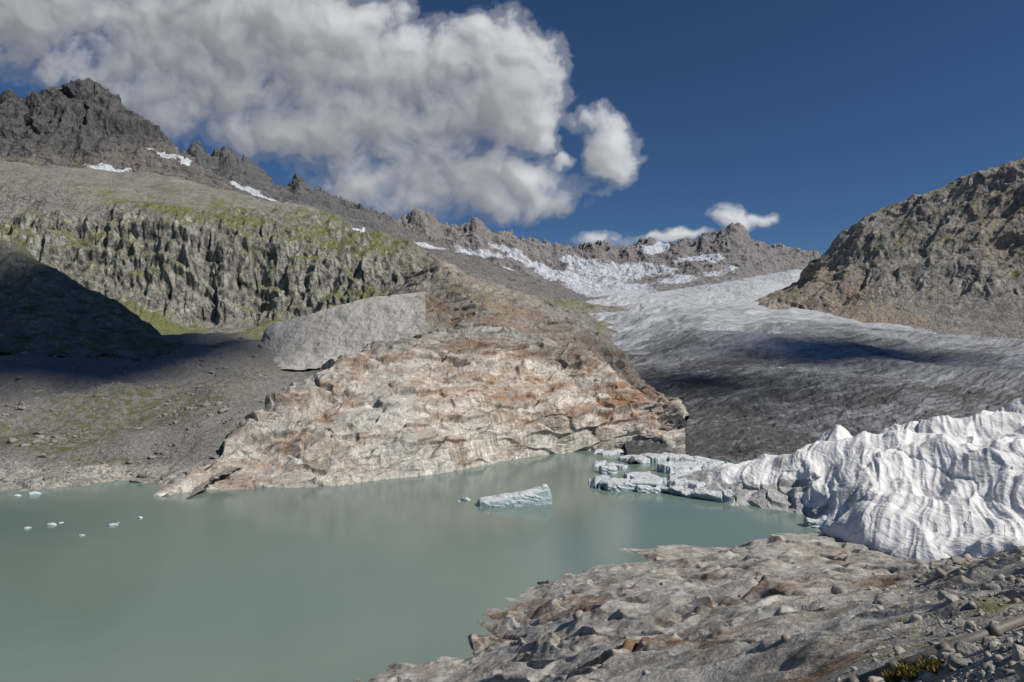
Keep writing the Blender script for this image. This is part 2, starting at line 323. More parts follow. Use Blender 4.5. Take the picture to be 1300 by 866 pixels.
# --- right mountain
m_right=rock_mat('right_mountain_rock',18,(.23,.215,.19),(.37,.345,.305),(.3,.28,.25),grass=(.125,.13,.055),tan=(.38,.275,.19),scree=(.34,.325,.295),bump=.25,streak=.4,crack=.3,gslope=1.0)
top=[(925,392),(945,386),(965,379),(985,368),(1008,351),(1030,325),(1045,314),(1060,303),(1078,289),(1095,275),(1120,264),(1150,251),(1180,240),(1210,229),(1250,215),(1300,199),(1400,165),(1520,130)]
r=[R(top,(1320,1050)),R([(925,394),(1000,372),(1040,350),(1100,318),(1200,285),(1300,262),(1520,220)],(1260,1010)),
   R([(925,396),(1000,385),(1040,380),(1100,365),(1200,355),(1300,345),(1520,320)],(1200,960)),
   R([(925,410),(985,412),(1080,425),(1170,436),(1300,452),(1520,475)],(1130,850))]
b,e,d,P,n,u,v=loft(r,640,340)
al=(P[...,0]*.75+P[...,2]*.65); cr_=(P[...,2]*.75-P[...,0]*.65+P[...,1]*.2)
fa,fc,fk=facet(al/60,cr_/20,P,70,.9,11,.3); fb_,fc2,fk2=facet(al/19,cr_/7.5,P,25,.7,12,.3)
lowS=ss(e,360,395)*ss(b,1050,1120)
dsp=(ridged(np.stack([al/130,cr_/40,P[...,1]/90],-1),5,.45,seed=15)-.42)*12+fbm(P/130,5,.42,seed=16)*18+fa*7+fc*3.5+fb_*2.0+(ridged(P/14,4,.55,seed=17)-.4)*1.4
P=P+n*(dsp*(1-.8*lowS)-6)[...,None]
grass=np.clip(.2+.85*fbm(P/60,5,.58,seed=18)+blobs(b,e,[(1180,285,130,22,-22,.4),(1270,240,70,25,-20,.3)]),0,1)*(1-lowS)
tan=blobs(b,e,[(1040,375,90,40,20,.8),(1120,395,60,14,10,.8),(1290,290,60,50,0,.5)])
snow=blobs(b,e,[(1250,236,24,3,-25),(1190,255,14,2,-25)])*.6
grid_mesh('mountain_slope',P,m_right,M(grass,snow,tan,np.clip(.35*fk+.2*fk2,0,1)*(1-lowS),like=b))
# ================================================================ GLACIER
m_gl,k=newmat('glacier_ice')
geo=k.n('ShaderNodeNewGeometry'); at=k.n('ShaderNodeAttribute',attribute_name='flow'); fl=at.outputs['Vector']
mk=k.n('ShaderNodeAttribute',attribute_name='mask'); sp=k.n('ShaderNodeSeparateColor'); k.put(sp.inputs[0],mk.outputs[0])
pos=geo.outputs['Position']
wob=k.v('ADD',k.v('MULTIPLY',fl,(1,1,0)),k.v('SCALE',k.noise(k.v('MULTIPLY',fl,(3,4,1)),1.5,3,.5,col=True),.10))
s1=k.noise(k.v('MULTIPLY',wob,(7,46,1)),1,7,.7); s2=k.noise(k.v('MULTIPLY',wob,(2.4,12,1)),1,4,.6)
s3=k.noise(k.v('MULTIPLY',wob,(16,150,1)),1,4,.65)
n3=k.noise(pos,.35,5,.7); n4=k.noise(pos,.03,4,.6)
dirt_shade=k.m('ADD',sp.outputs[0],k.m('MULTIPLY',k.m('SUBTRACT',s1,.5),1.7)); dirt_shade=k.m('ADD',dirt_shade,k.m('MULTIPLY',k.m('SUBTRACT',s2,.5),1.1))
dirt_shade=k.m('ADD',dirt_shade,k.m('MULTIPLY',k.m('SUBTRACT',n4,.5),.6)); dirt_shade=k.m('ADD',dirt_shade,k.m('MULTIPLY',k.m('SUBTRACT',s3,.5),1.3))
c=k.mix(k.mr(dirt_shade,.0,.5,sm=False),(.52,.535,.56),(.29,.297,.31)); c=k.mix(k.mr(dirt_shade,.5,1.05,sm=False),c,(.085,.084,.083))
c=k.sc(c,k.mr(n3,.25,.75,.74,1.22))
h=k.m('ADD',k.m('MULTIPLY',s1,3.6),k.m('MULTIPLY',n3,.9)); h=k.m('ADD',h,k.m('MULTIPLY',s3,2.))
finish(k,c,.65,h,1.,.25,strength=.8)
r=[R([(680,392),(750,381),(800,375),(850,370),(900,362),(950,353),(985,347),(1005,343),(1040,346)],2500),
   R([(680,398),(760,393),(840,388),(920,384),(980,384),(1030,396),(1090,412)],(1350,1250)),
   R([(690,416),(780,412),(880,409),(980,411),(1080,418),(1200,429),(1300,440),(1420,448)],(900,780)),
   R([(725,448),(830,444),(950,446),(1100,450),(1250,460),(1480,470)],(600,540)),
   R([(770,498),(870,492),(980,496),(1120,497),(1280,502),(1500,508)],(430,380)),
   R([(790,552),(860,542),(950,552),(1060,556),(1200,545),(1500,545)],(330,300)),
   [Z(800,600,-3),Z(870,591,-3),Z(950,600,-3),Z(1080,615,-3),Z(1500,640,-3)]]
b,e,d,P,n,u,v=loft(r,900,470,back=1.1)
near=1-ss(d,300,900)
lx=(b-820.)/480.; ly=(e-345.)/250.
fl=np.stack([lx*1.0-ly*.3, ly+lx*(.28+.22*near)+.06*np.sin(lx*5+1), 0*u],-1)
Q=np.stack([fl[...,0]*9+fbm(fl*[6,6,1],4,seed=2)*2,fl[...,1]*44,0*u],-1)
Q2=np.stack([fl[...,0]*22,fl[...,1]*110+fbm(fl*[5,8,1],4,seed=3)*4,0*u],-1)
dsp=fbm(P/110,4,.4,seed=51)*12*(1-ss(d,1500,2200)*.3)+(ridged(Q,4,.48)-.5)*(2.0+3.6*ss(d,500,1600))+ (ridged(Q2,3,.5,seed=4)-.5)*(1.3+2.*ss(d,500,1600))
dsp+=(ridged(P/18,5,.52,seed=53)-.5)*1.8*(.2+near)
P=P+n*dsp[...,None]
dirt_shade=.27+.25*ss(e,400,470)+blobs(b,e,[(930,540,180,66,5,.5),(880,560,90,60,0,.3),(1180,515,200,36,4,.38),(1120,432,140,14,4,.28),(1000,470,200,22,6,.22),(850,470,46,46,50,.35),(740,425,46,18,35,.3)])-.28*ss(392-e,-15,10)  # surface dirt, with cloud shadow on the ice darkened into the same mask
dirt_shade=dirt_shade+.35*ss(.05-u,0,.05)+.3*fbm(fl*[3,9,1],4,seed=9)
grid_mesh('glacier',P,m_gl,M(dirt_shade,0,0,0,like=b),uv=fl)
# ================================================================ FLEECE-COVERED ICE
m_fl,k=newmat('fleece_cloth')
geo=k.n('ShaderNodeNewGeometry'); pos=geo.outputs['Position']
mk=k.n('ShaderNodeAttribute',attribute_name='mask'); sp=k.n('ShaderNodeSeparateColor'); k.put(sp.inputs[0],mk.outputs[0])
w=k.v('ADD',pos,k.v('SCALE',k.noise(pos,.1,3,.55,col=True),5.))
sx=k.n('ShaderNodeSeparateXYZ'); k.put(sx.inputs[0],w)
ln=k.m('ADD',k.m('MULTIPLY',sx.outputs[0],.23),k.m('MULTIPLY',sx.outputs[1],.12)); fr=k.m('ABSOLUTE',k.m('SUBTRACT',k.m('FRACT',ln),.5)); seam=k.mr(fr,.015,.045)
n1=k.noise(pos,.16,6,.66); n2=k.noise(k.v('MULTIPLY',w,(1.3,.4,.4)),.9,4,.55)
c=k.mix(k.mr(n1,.48,.74),(.78,.775,.765),(.56,.545,.52)); c=k.sc(c,k.mr(seam,0,1,.7,1.))
n5=k.noise(pos,.6,6,.72)
icec=k.mix(k.mr(n5,.35,.6),(.27,.255,.235),(.47,.475,.46)); icec=k.mix(k.mr(n1,.56,.66),icec,(.37,.45,.45))
c=k.mix(k.mr(k.m('ADD',sp.outputs[0],k.m('MULTIPLY',k.m('SUBTRACT',n5,.5),.8)),.42,.56),c,icec)
h=k.m('ADD',k.m('MULTIPLY',n2,.9),k.m('MULTIPLY',n1,.3)); h=k.m('ADD',h,k.m('MULTIPLY',n5,k.mr(sp.outputs[0],.3,.7,.02,.6))); h=k.m('ADD',h,k.m('MULTIPLY',seam,.1))
finish(k,c,.85,h,.45,.2)
r=[[Z(855,606,0),D(900,597,252),D(950,591,255),D(1000,584,260),D(1035,574,258),D(1100,562,255),D(1150,551,250),D(1200,544,245),D(1250,538,240),D(1290,531,235),D(1340,527,230),D(1450,520,225)],
   [Z(855,618,0),D(900,610,232),D(960,606,226),D(1030,600,220),D(1080,594,212),D(1150,590,204),D(1200,588,198),D(1300,575,188),D(1450,560,180)],
   [Z(855,625,0),Z(900,628,1),Z(960,634,1.5),Z(1020,640,2),Z(1060,642,4.5),D(1100,646,172),D(1170,650,166),D(1300,640,155),D(1450,630,145)],
   [Z(855,632,-1),Z(900,642,-1),Z(960,652,-1),Z(1020,663,-1),Z(1050,678,0),Z(1090,698,1),D(1150,722,140),D(1230,732,128),D(1300,728,118),D(1450,718,112)],
   [Z(855,640,-3),Z(900,650,-3),Z(960,662,-3),Z(1020,675,-3),Z(1050,690,-4),Z(1090,715,-5),Z(1150,780,-6),Z(1230,850,-4),Z(1300,870,0),Z(1450,850,6)]]
b,e,d,P,n,u,v=loft(r,760,440,back=1.15)
cov=np.maximum(ss(b-1020-fbm(P/15,3)*70,0,25), ss(622-e+fbm(P/12,3,seed=3)*16,0,8)*ss(b,880,920))
X=P[...,:2]+np.stack([fbm(P/18,3,seed=61),fbm(P/18,3,seed=62)],-1)*5
f1,f2,cid=worley(X/[17,24.]); g1,g2,c2=worley(X/[8.5,12.]+7.7)
tent=np.clip(1-f1,-.2,1)*(2+6*cid)
tent2=np.clip(1-g1,0,1)*(.5+1.4*c2)
strike=(P[...,0]*.85-P[...,1]*.5)+fbm(P/30,2,seed=60)*5
fold=ridged(np.stack([strike/14,(P[...,0]*.5+P[...,1]*.85)/50,0*strike],-1),3,.4,seed=63)
fold2=ridged(np.stack([strike/3.4,(P[...,0]*.5+P[...,1]*.85)/26,0*strike],-1),2,.4,seed=67)
fall=fbm(P/45,3,.42,seed=64)*9
rim=ss(b,860,1000)
dcl=(fall+tent*.75+tent2*.6+(fold-.5)*2.8+(fold2-.5)*.8)*.9
fa,fc,fk=facet(P[...,0]/5,P[...,1]/7,P,10,.6,15)
dic=fbm(P/10,6,.55,seed=66)*1.2+fa*1.6+fc*2.2-.3
dsp=(dcl*cov+dic*(1-cov))*(.35+.65*rim)
P=P+np.stack([n[...,0]*.4,n[...,1]*.4,n[...,2]],-1)*dsp[...,None]
P[...,2]+=6.5*np.clip(1-np.hypot((b-1066)/26,(d-252)/11),0,1)**1.3
bare=1-cov; bare=np.maximum(bare,.5*blobs(b,e,[(1000,600,30,6,0),(1090,628,30,10,-20),(1140,620,14,8)]))
grid_mesh('fleece_covered_glacier_ice',P,m_fl,M(bare,0,0,0,like=b))
flP=P;flb=b;fle=e
# ================================================================ FOREGROUND SLABS
m_fg=rock_mat('foreground_granite',2.4,(.38,.36,.32),(.5,.475,.43),(.41,.39,.35),tan=(.225,.14,.082),scree=(.44,.42,.38),grass=(.17,.16,.07),snow=False,bump=.12,crack=.12,streak=.25,sscree=.88,band=(.3,1.1,1.1))
r=[RZ([(340,915),(400,885),(440,867),(480,857),(515,838),(548,830),(575,822),(590,808),(598,785),(625,768),(660,757),(695,742),(722,724),(770,706),(830,702),(900,694),(960,686),(1050,684)],-1.5)+[Z(1100,700,3),Z(1170,717,8),Z(1230,714,14),Z(1300,698,21),Z(1420,668,27),Z(1520,650,30)],
   [Z(340,990,5),Z(440,915,4),Z(600,826,3),Z(700,772,3),Z(800,745,6),Z(1000,722,9),Z(1150,742,17),Z(1300,735,29),Z(1420,720,33),Z(1520,710,35)],
   [Z(340,1080,18),Z(600,910,14),Z(800,800,17),Z(1000,770,21),Z(1150,775,29),Z(1300,772,37),Z(1420,768,40),Z(1520,760,41)],
   [Z(340,1250,30),Z(600,1010,29),Z(800,880,29.5),Z(1000,848,34),Z(1150,836,39),Z(1300,825,43),Z(1420,822,44.5),Z(1520,820,45)],
   [Z(340,1500,40),Z(600,1300,41),Z(800,1100,42),Z(1000,1000,43),Z(1150,950,44.3),Z(1300,910,45.8),Z(1420,890,46.5),Z(1520,880,46.5)],
   RZ([(340,3200),(900,3000),(1520,2600)],46)]
b,e,d,P,n,u,v=loft(r,1100,720,back=None,wts=[80,75,75,45,12])
w=fbm(P/18,4,.42,seed=71)
t1=(P[...,0]*.35+P[...,1]*.75+P[...,2]*.9)/5.6+w*1.6
t3=(P[...,0]*.42+P[...,1]*.8+P[...,2]*.6)/1.9+w*3+3
msk=ss(fbm(P/22,3,seed=73),-.2,.2); m3=ss(fbm(P/9,3,seed=83),-.1,.25); m4=ss(fbm(P/12,3,seed=84),-.05,.25)
lo=(P[...,0]*.9-P[...,1]*.35+P[...,2]*.2); ac=(P[...,1]*.8+P[...,0]*.3+P[...,2]*.6)
fa,fc,fk=facet(lo/11,ac/4.2,P,12,.7,17,.22); fb_,fc2,fk2=facet(lo/3.6,ac/1.4,P,5,.6,18,.3)
ck=np.clip(edgeline(t1,.88,.045)*(.2+.8*msk)*.8+.5*edgeline(t3,.8,.09)*m4+.55*fk+.45*fk2*m3,0,1)
s=(saw(t1,.88)-.5)*1.25*(.2+.8*msk)+(saw(t3,.8)-.5)*.3*m4+fa*1.2+fc*.85+(fb_*.3+fc2*.22)*m3+(ridged(P/8,4,.42,seed=74)-.5)*.6+fbm(P/1.4,5,.55,seed=75)*.1
shore=ss(P[...,2],-1,3)
dsp=fbm(P/34,4,.42,seed=76)*4.*np.clip(d/90,.1,1)+s*np.clip(d/55,.2,1)*(.55+.45*shore)
P=P+n*dsp[...,None]
P[...,2]=np.minimum(P[...,2],47.2)
gravel=ss(b+ (e-700)*.5+fbm(P/9,4,seed=88)*160,1130,1260)
tan=np.clip(.1+1.1*fbm(P/11,5,.55,seed=77)+.5*ck+.45*fc+.3*fc2+blobs(b,e,[(700,775,100,10,-8,.75),(620,805,40,14,0,.65),(1180,740,90,8,-10,.6),(1050,855,90,14,-25,.6),(860,815,90,8,-15,.55),(930,760,80,6,-8,.5),(760,840,70,8,-20,.5)]),0,1)*(1-.6*gravel)
gr=.5*gravel*ss(fbm(P/9,4,seed=78),-.1,.3)
grid_mesh('foreground_rock_slope',P,m_fg,M(gr,0,tan,np.clip(.15*gravel+.65*ck+.2*ss(fbm(P/6,5,.6,seed=79),0,.3),0,1),like=b))
fgP=P
fb=650+fgP[...,0]/fgP[...,1]*F; fe=433-(fgP[...,2]-H)/fgP[...,1]*F
def ground_at(bb,ee):
    i=np.argmin((fb-bb)**2+(fe-ee)**2); return Vector(fgP.reshape(-1,3)[i])
# ================================================================ ROCK SCATTER
def ico():
    bm=bmesh.new(); bmesh.ops.create_icosphere(bm,subdivisions=2,radius=1)
    V=np.array([v.co[:] for v in bm.verts]); Fc=np.array([[v.index for v in f.verts] for f in bm.faces]); bm.free(); return V,Fc
IV,IF=ico()
def rocks(name,pts,sizes,mat,flat=.65):
    k=len(pts); nv=len(IV)
    variants=[]
    for s in range(16):
        Q=IV.copy()
        for c in range(8):
            nn=rng.normal(size=3); nn/=np.linalg.norm(nn); t=rng.uniform(.3,.7)
            dd=Q@nn; Q=Q-np.clip(dd-t,0,None)[:,None]*nn
        variants.append(Q*1.25)
    V=np.zeros((k,nv,3))
    for i in range(k):
        Q=variants[rng.integers(16)]*np.array([1,rng.uniform(.6,1),rng.uniform(.45,.85)*flat/.65])
        a=rng.uniform(0,6.28); ca,sa=math.cos(a),math.sin(a)
        Q=Q@np.array([[ca,sa,0],[-sa,ca,0],[0,0,1]]); V[i]=Q*sizes[i]+pts[i]+np.array([0,0,sizes[i]*.12])
    Fa=(IF[None]+np.arange(k)[:,None,None]*nv).reshape(-1,3)
    me=bpy.data.meshes.new(name); me.vertices.add(k*nv); me.vertices.foreach_set('co',V.astype(np.float32).ravel())
    me.loops.add(Fa.size); me.loops.foreach_set('vertex_index',Fa.astype(np.int32).ravel())
    me.polygons.add(len(Fa)); me.polygons.foreach_set('loop_start',np.arange(0,Fa.size,3,dtype=np.int32)); me.polygons.foreach_set('loop_total',np.full(len(Fa),3,dtype=np.int32))
    me.update(calc_edges=True); me.materials.append(mat)
    ob=bpy.data.objects.new(name,me); bpy.context.scene.collection.objects.link(ob); return ob
m_b,k=newmat('boulder_rock'); geo=k.n('ShaderNodeNewGeometry'); pos=geo.outputs['Position']; isl=geo.outputs['Random Per Island']
nA=k.noise(pos,.7,6,.65); nB=k.noise(pos,9,4,.7); c=k.mix(isl,(.24,.225,.2),(.45,.425,.385)); c=k.mix(k.mr(nA,.55,.65),c,(.27,.19,.13)); c=k.sc(c,k.mr(nB,.3,.7,.75,1.2))
finish(k,c,.9,k.m('ADD',nA,k.m('MULTIPLY',nB,.2)),.2,.15)
def pick(Pp,wt,k):
    w=wt.ravel().astype(float); w/=w.sum(); i=rng.choice(w.size,k,p=w); return Pp.reshape(-1,3)[i]
vis=((fe<900)&(fe>640)).astype(float)
wt=vis*(.05+2.2*gravel)*(.1+ss(fbm(fgP/8,3,seed=80),-.1,.3))*(fgP[...,2]>1.5)
pt=pick(fgP,wt,7500); sz=np.clip(.07*rng.pareto(2.2,len(pt))+.04,0,.6)*np.clip(pt[:,1]/45,.45,1.6)
pt2=pick(fgP,vis*(fgP[...,2]>1.5)*(.25+gravel),220); sz2=np.clip(rng.lognormal(-1.,.5,len(pt2)),.15,1.0)*np.clip(pt2[:,1]/70,.2,1.1)
rocks('foreground_boulders',np.vstack([pt,pt2]),np.concatenate([sz,sz2]),m_b)
wt=((sce>415)&(sce<615)&(scb<420)&(scb>-60)&(scP[...,2]>1)).astype(float)*(.1+ss(fbm(scP/25,3,seed=81),0,.3))
pt=pick(scP,wt,3600); sz=np.clip(.3*rng.pareto(2.4,len(pt))+.22,0,1.9)
m_b2,k=newmat('scree_boulder_rock'); geo=k.n('ShaderNodeNewGeometry'); nA=k.noise(geo.outputs['Position'],.35,6,.65)
finish(k,k.mix(geo.outputs['Random Per Island'],(.16,.155,.14),(.3,.29,.26)),.9,nA,.6,.15)
rocks('scree_boulders',pt,sz,m_b2)
# ================================================================ WATER
m_w,k=newmat('glacial_lake_water'); geo=k.n('ShaderNodeNewGeometry'); pos=geo.outputs['Position']
nl=k.noise(pos,.012,3,.5); c=k.mix(k.mr(nl,.35,.65),(.15,.212,.18),(.172,.23,.193))
nr=k.noise(k.v('MULTIPLY',pos,(1,1.6,1)),1.1,3,.6); nr2=k.noise(pos,.16,3,.5)
p=finish(k,c,k.mr(nl,.3,.7,.08,.16),k.m('ADD',k.m('MULTIPLY',nr,.05),k.m('MULTIPLY',nr2,.12)),1.,.5,strength=.3); p.inputs['IOR'].default_value=1.33
def plane(name,x0,x1,y0,y1,z,mat):
    me=bpy.data.meshes.new(name); me.from_pydata([(x0,y0,z),(x1,y0,z),(x1,y1,z),(x0,y1,z)],[],[(0,1,2,3)]); me.materials.append(mat)
    ob=bpy.data.objects.new(name,me); bpy.context.scene.collection.objects.link(ob); return ob
plane('lake',-700,400,-100,480,0,m_w)
plane('ground',-15000,15000,-8000,20000,-14,m_scree)
# ================================================================ ICE
m_ice,k=newmat('iceberg_ice'); geo=k.n('ShaderNodeNewGeometry'); pos=geo.outputs['Position']
sx=k.n('ShaderNodeSeparateXYZ'); k.put(sx.inputs[0],geo.outputs['Normal'])
n1=k.noise(pos,.5,5,.65); n2=k.noise(k.v('MULTIPLY',pos,(.6,.6,2.4)),1.5,5,.7)
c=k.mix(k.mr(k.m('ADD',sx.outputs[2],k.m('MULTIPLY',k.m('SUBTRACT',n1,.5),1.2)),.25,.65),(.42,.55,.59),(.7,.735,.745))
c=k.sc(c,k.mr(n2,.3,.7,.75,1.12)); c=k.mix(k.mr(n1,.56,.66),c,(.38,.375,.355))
finish(k,c,.45,k.m('ADD',n1,n2),.4,.4)
def ice_block(name,outline,loc,rot=0.,seed=0,rough=.35):
    o=np.array(outline,float); L=o[:,0]; nu=110; na=64
    U=np.linspace(L[0],L[-1],nu); yf=pchip(L,o[:,1],U); yb=pchip(L,o[:,2],U); tp=pchip(L,o[:,3],U)
    A=np.linspace(0,2*np.pi,na,endpoint=False)
    V=np.zeros((nu,na,3))
    ca,sa=np.cos(A),np.sin(A); sq=lambda x,p:np.sign(x)*np.abs(x)**p
    for i in range(nu):
        V[i,:,0]=U[i]; yy=sq(ca,.6); V[i,:,1]=np.where(yy<0,yy*yf[i],yy*yb[i]); zz=sq(sa,.75)
        V[i,:,2]=np.where(zz>0,zz*tp[i],zz*1.5)
    dv=np.stack([fbm(V/2.6+seed*3.1+k_*9,5,.5) for k_ in range(3)],-1)*rough*3
    tr=saw(V[...,2]/1.6+V[...,0]*.12+fbm(V/5+seed,3)*1.6,.75)
    V=V+dv; V[...,1]+=(tr-.5)*.3*np.sign(V[...,1])*min(1,rough*5)
    c_,s_=math.cos(rot),math.sin(rot); W=V.copy(); W[...,0]=V[...,0]*c_-V[...,1]*s_; W[...,1]=V[...,0]*s_+V[...,1]*c_
    faces=[]
    for i in range(nu-1):
        for j in range(na):
            j2=(j+1)%na; faces.append((i*na+j,(i+1)*na+j,(i+1)*na+j2,i*na+j2))
    faces.append(tuple(range(na))); faces.append(tuple((nu-1)*na+j for j in range(na))[::-1])
    me=bpy.data.meshes.new(name); me.from_pydata(W.reshape(-1,3).tolist(),[],faces); me.materials.append(m_ice)
    ob=bpy.data.objects.new(name,me); bpy.context.scene.collection.objects.link(ob); ob.location=loc
    return ob
def wpt(b_,e_): 
    d_=H*F/(e_-433.); return Vector(((b_-650)/F*d_,d_,0))
q=wpt(653,640)
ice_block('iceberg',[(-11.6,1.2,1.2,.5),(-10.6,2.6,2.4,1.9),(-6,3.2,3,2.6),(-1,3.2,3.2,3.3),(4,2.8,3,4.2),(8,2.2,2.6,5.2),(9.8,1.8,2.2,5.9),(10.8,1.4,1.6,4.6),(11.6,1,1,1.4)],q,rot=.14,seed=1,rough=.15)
r=[[Z(748,573,-2),Z(790,572,0),Z(830,573,1),Z(880,580,1),Z(930,590,0)],
   [Z(748,598,-.6),Z(790,598,.3),Z(830,598,.6),Z(880,606,1),Z(930,612,1)],
   [Z(748,622,-.6),Z(790,622,.2),Z(830,624,.2),Z(880,632,.3),Z(930,640,0)],
   [Z(745,630,-3),Z(790,630,-3),Z(830,632,-3),Z(880,642,-3),Z(930,652,-3)]]
b,e,d,P,n,u,v=loft(r,420,230,back=None)
X=P[...,:2]+np.stack([fbm(P/5,3,seed=91),fbm(P/5,3,seed=92)],-1)*2.6
f1,f2,cid=worley(X/[9,10.]); 
gap=ss(f2-f1,.03,.11)
hh=(cid-.35)*3.4
hh=np.where(cid<.4,-3.,hh)*gap+(-2.)*(1-gap)
hh=np.where(b>850,hh*.4+.9+fbm(P/6,5,.6,seed=93)*1.2,hh)
edge=ss(u,0,.05)*ss(v,.0,.06)*(1-ss(v,.93,1))
P[...,2]+=hh*edge+fbm(P/3,4,.5,seed=94)*.4
grid_mesh('ice_shelf',P,m_ice)
i=0
for (bb,ee,w_,dp,hh_,rt) in [(772,600,7,5,3.2,.1),(792,622,13,5,3.2,.02),(824,624,9,4.5,2.4,-.15),(1040,668,8,4,2.6,-.1)]:
    i+=1; q=wpt(bb,ee)
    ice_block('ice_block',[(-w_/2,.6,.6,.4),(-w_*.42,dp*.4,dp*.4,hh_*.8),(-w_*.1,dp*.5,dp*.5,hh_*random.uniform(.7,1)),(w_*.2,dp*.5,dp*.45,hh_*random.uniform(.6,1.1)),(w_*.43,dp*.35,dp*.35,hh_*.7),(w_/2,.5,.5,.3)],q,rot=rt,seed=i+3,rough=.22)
for (bb,ee,s) in [(591,635,1.7),(582,637,.7),(35,671,.9),(66,667,1.3),(78,664,.6),(104,680,.7),(144,667,1.2),(178,658,.9),(150,664,.4),(44,628,2.0),(22,630,1.2),(620,652,.3)]:
    i+=1
    ice_block('ice_floe',[(-s,.2,.2,.1),(-s*.7,s*.5,s*.5,s*.4),(0,s*.6,s*.6,s*.5),(s*.7,s*.4,s*.4,s*.3),(s,.2,.2,.1)],wpt(bb,ee),rot=random.uniform(-1,1),seed=i,rough=.06)
# ================================================================ PIPE, GRASS TUFT, MARKER POLE
m_p,k=newmat('weathered_pipe'); geo=k.n('ShaderNodeNewGeometry'); n1=k.noise(geo.outputs['Position'],3,6,.7)
finish(k,k.mix(n1,(.07,.065,.058),(.24,.215,.185)),.55,n1,.02,.4)
def tube(bm,a,b_,r1,r2,seg=20):
    ax=(b_-a).normalized(); s_=ax.cross(Vector((.02,.03,1)))
    if s_.length<.15: s_=ax.cross(Vector((1,0,0)))
    s_.normalize(); t_=s_.cross(ax)
    ra=[];rb=[]
    for j in range(seg):
        an=2*math.pi*j/seg; o=s_*math.cos(an)+t_*math.sin(an); ra.append(bm.verts.new(a+o*r1)); rb.append(bm.verts.new(b_+o*r2))
    for j in range(seg): bm.faces.new((ra[j],ra[(j+1)%seg],rb[(j+1)%seg],rb[j])).smooth=True
    bm.faces.new(ra[::-1]); bm.faces.new(rb)
# straight pipe resting on the high points of the slope (inverse distance is linear along a straight run)
def nearest_d(b_,e_):
    m_=(np.abs(fb-b_)<5)&(np.abs(fe-e_)<5); return fgP[...,1][m_].min() if m_.any() else ground_at(b_,e_).y
ts=np.linspace(0,1,40); gi=np.array([1/nearest_d(1350-290*t,768+108*t) for t in ts])
A_=np.vstack([ts,np.ones_like(ts)]).T; kf,*_x=np.linalg.lstsq(A_,gi,rcond=None); res=(gi-A_@kf).max()
wA=(kf[1]+res)*1.02; wB=(kf[0]+kf[1]+res)*1.02
print('PIPE',1/wA,1/wB)
def at3(b_,e_,d_): return Vector(((b_-650)/F*d_,d_,H-(e_-433)/F*d_))
A0=at3(1350,768,1/wA); B0=at3(1060,876,1/wB); pr=6./F*(1/wA+1/wB)/2
bm=bmesh.new(); tube(bm,A0,B0,pr,pr,28)
dv=(B0-A0).normalized()
for t in (.1,.3,.52,.74,.92):
    p_=A0.lerp(B0,t); tube(bm,p_-dv*pr*1.1,p_+dv*pr*1.1,pr*1.28,pr*1.28,28)
    tube(bm,p_-Vector((0,0,2.5)),p_,pr*.4,pr*.4,12)
me=bpy.data.meshes.new('water_pipe'); bm.to_mesh(me); bm.free(); me.materials.append(m_p)
bpy.context.scene.collection.objects.link(bpy.data.objects.new('water_pipe',me))
m_g,k=newmat('alpine_grass'); oi=k.n('ShaderNodeNewGeometry'); finish(k,k.mix(k.mr(oi.outputs['Random Per Island'],.3,.7),(.1,.12,.03),(.3,.22,.07)),.8,None,0)
def tuft(name,c0,rad,nb,hgt):
    V=[];Fc=[]
    for _ in range(nb):
        rr=rad*math.sqrt(random.random()); an=random.uniform(0,6.28); p0=c0+Vector((rr*math.cos(an),rr*math.sin(an)*.8,-.05))
        ln=Vector((random.uniform(-.4,.4),random.uniform(-.4,.4),1)).normalized()*hgt*random.uniform(.5,1); sd=Vector((math.cos(an*3),math.sin(an*3),0))*.012
        i0=len(V); V+= [p0-sd,p0+sd,p0+ln*.6+sd*.6,p0+ln+Vector((ln.x,ln.y,-.1))*.4]; Fc.append((i0,i0+1,i0+2,i0+3))
    me=bpy.data.meshes.new(name); me.from_pydata([tuple(v) for v in V],[],Fc); me.materials.append(m_g)
    bpy.context.scene.collection.objects.link(bpy.data.objects.new(name,me))
for x,y,r_,nn in ((1165,856,.5,900),(1190,848,.35,500),(1145,864,.4,600),(1235,765,.4,300)): tuft('grass_tuft',ground_at(x,y),r_,nn,.3)
m_r,k=newmat('marker_paint'); geo=k.n('ShaderNodeNewGeometry'); s_=k.n('ShaderNodeSeparateXYZ'); k.put(s_.inputs[0],geo.outputs['Position'])
finish(k,k.mix(k.m('GREATER_THAN',k.m('FRACT',k.m('MULTIPLY',s_.outputs[2],.8)),.5),(.6,.06,.04),(.75,.75,.72)),.5,None,0)
i_=np.argmin((flb-1276)**2+(fle-690)**2); q=Vector(flP.reshape(-1,3)[i_]); bm=bmesh.new(); tube(bm,q-Vector((0,0,1)),q+Vector((0,0,3.2)),.07,.06,10); tube(bm,q+Vector((0,0,3.2)),q+Vector((0,0,3.35)),.1,.03,10)
me=bpy.data.meshes.new('marker_pole'); bm.to_mesh(me); bm.free(); me.materials.append(m_r); bpy.context.scene.collection.objects.link(bpy.data.objects.new('marker_pole',me))
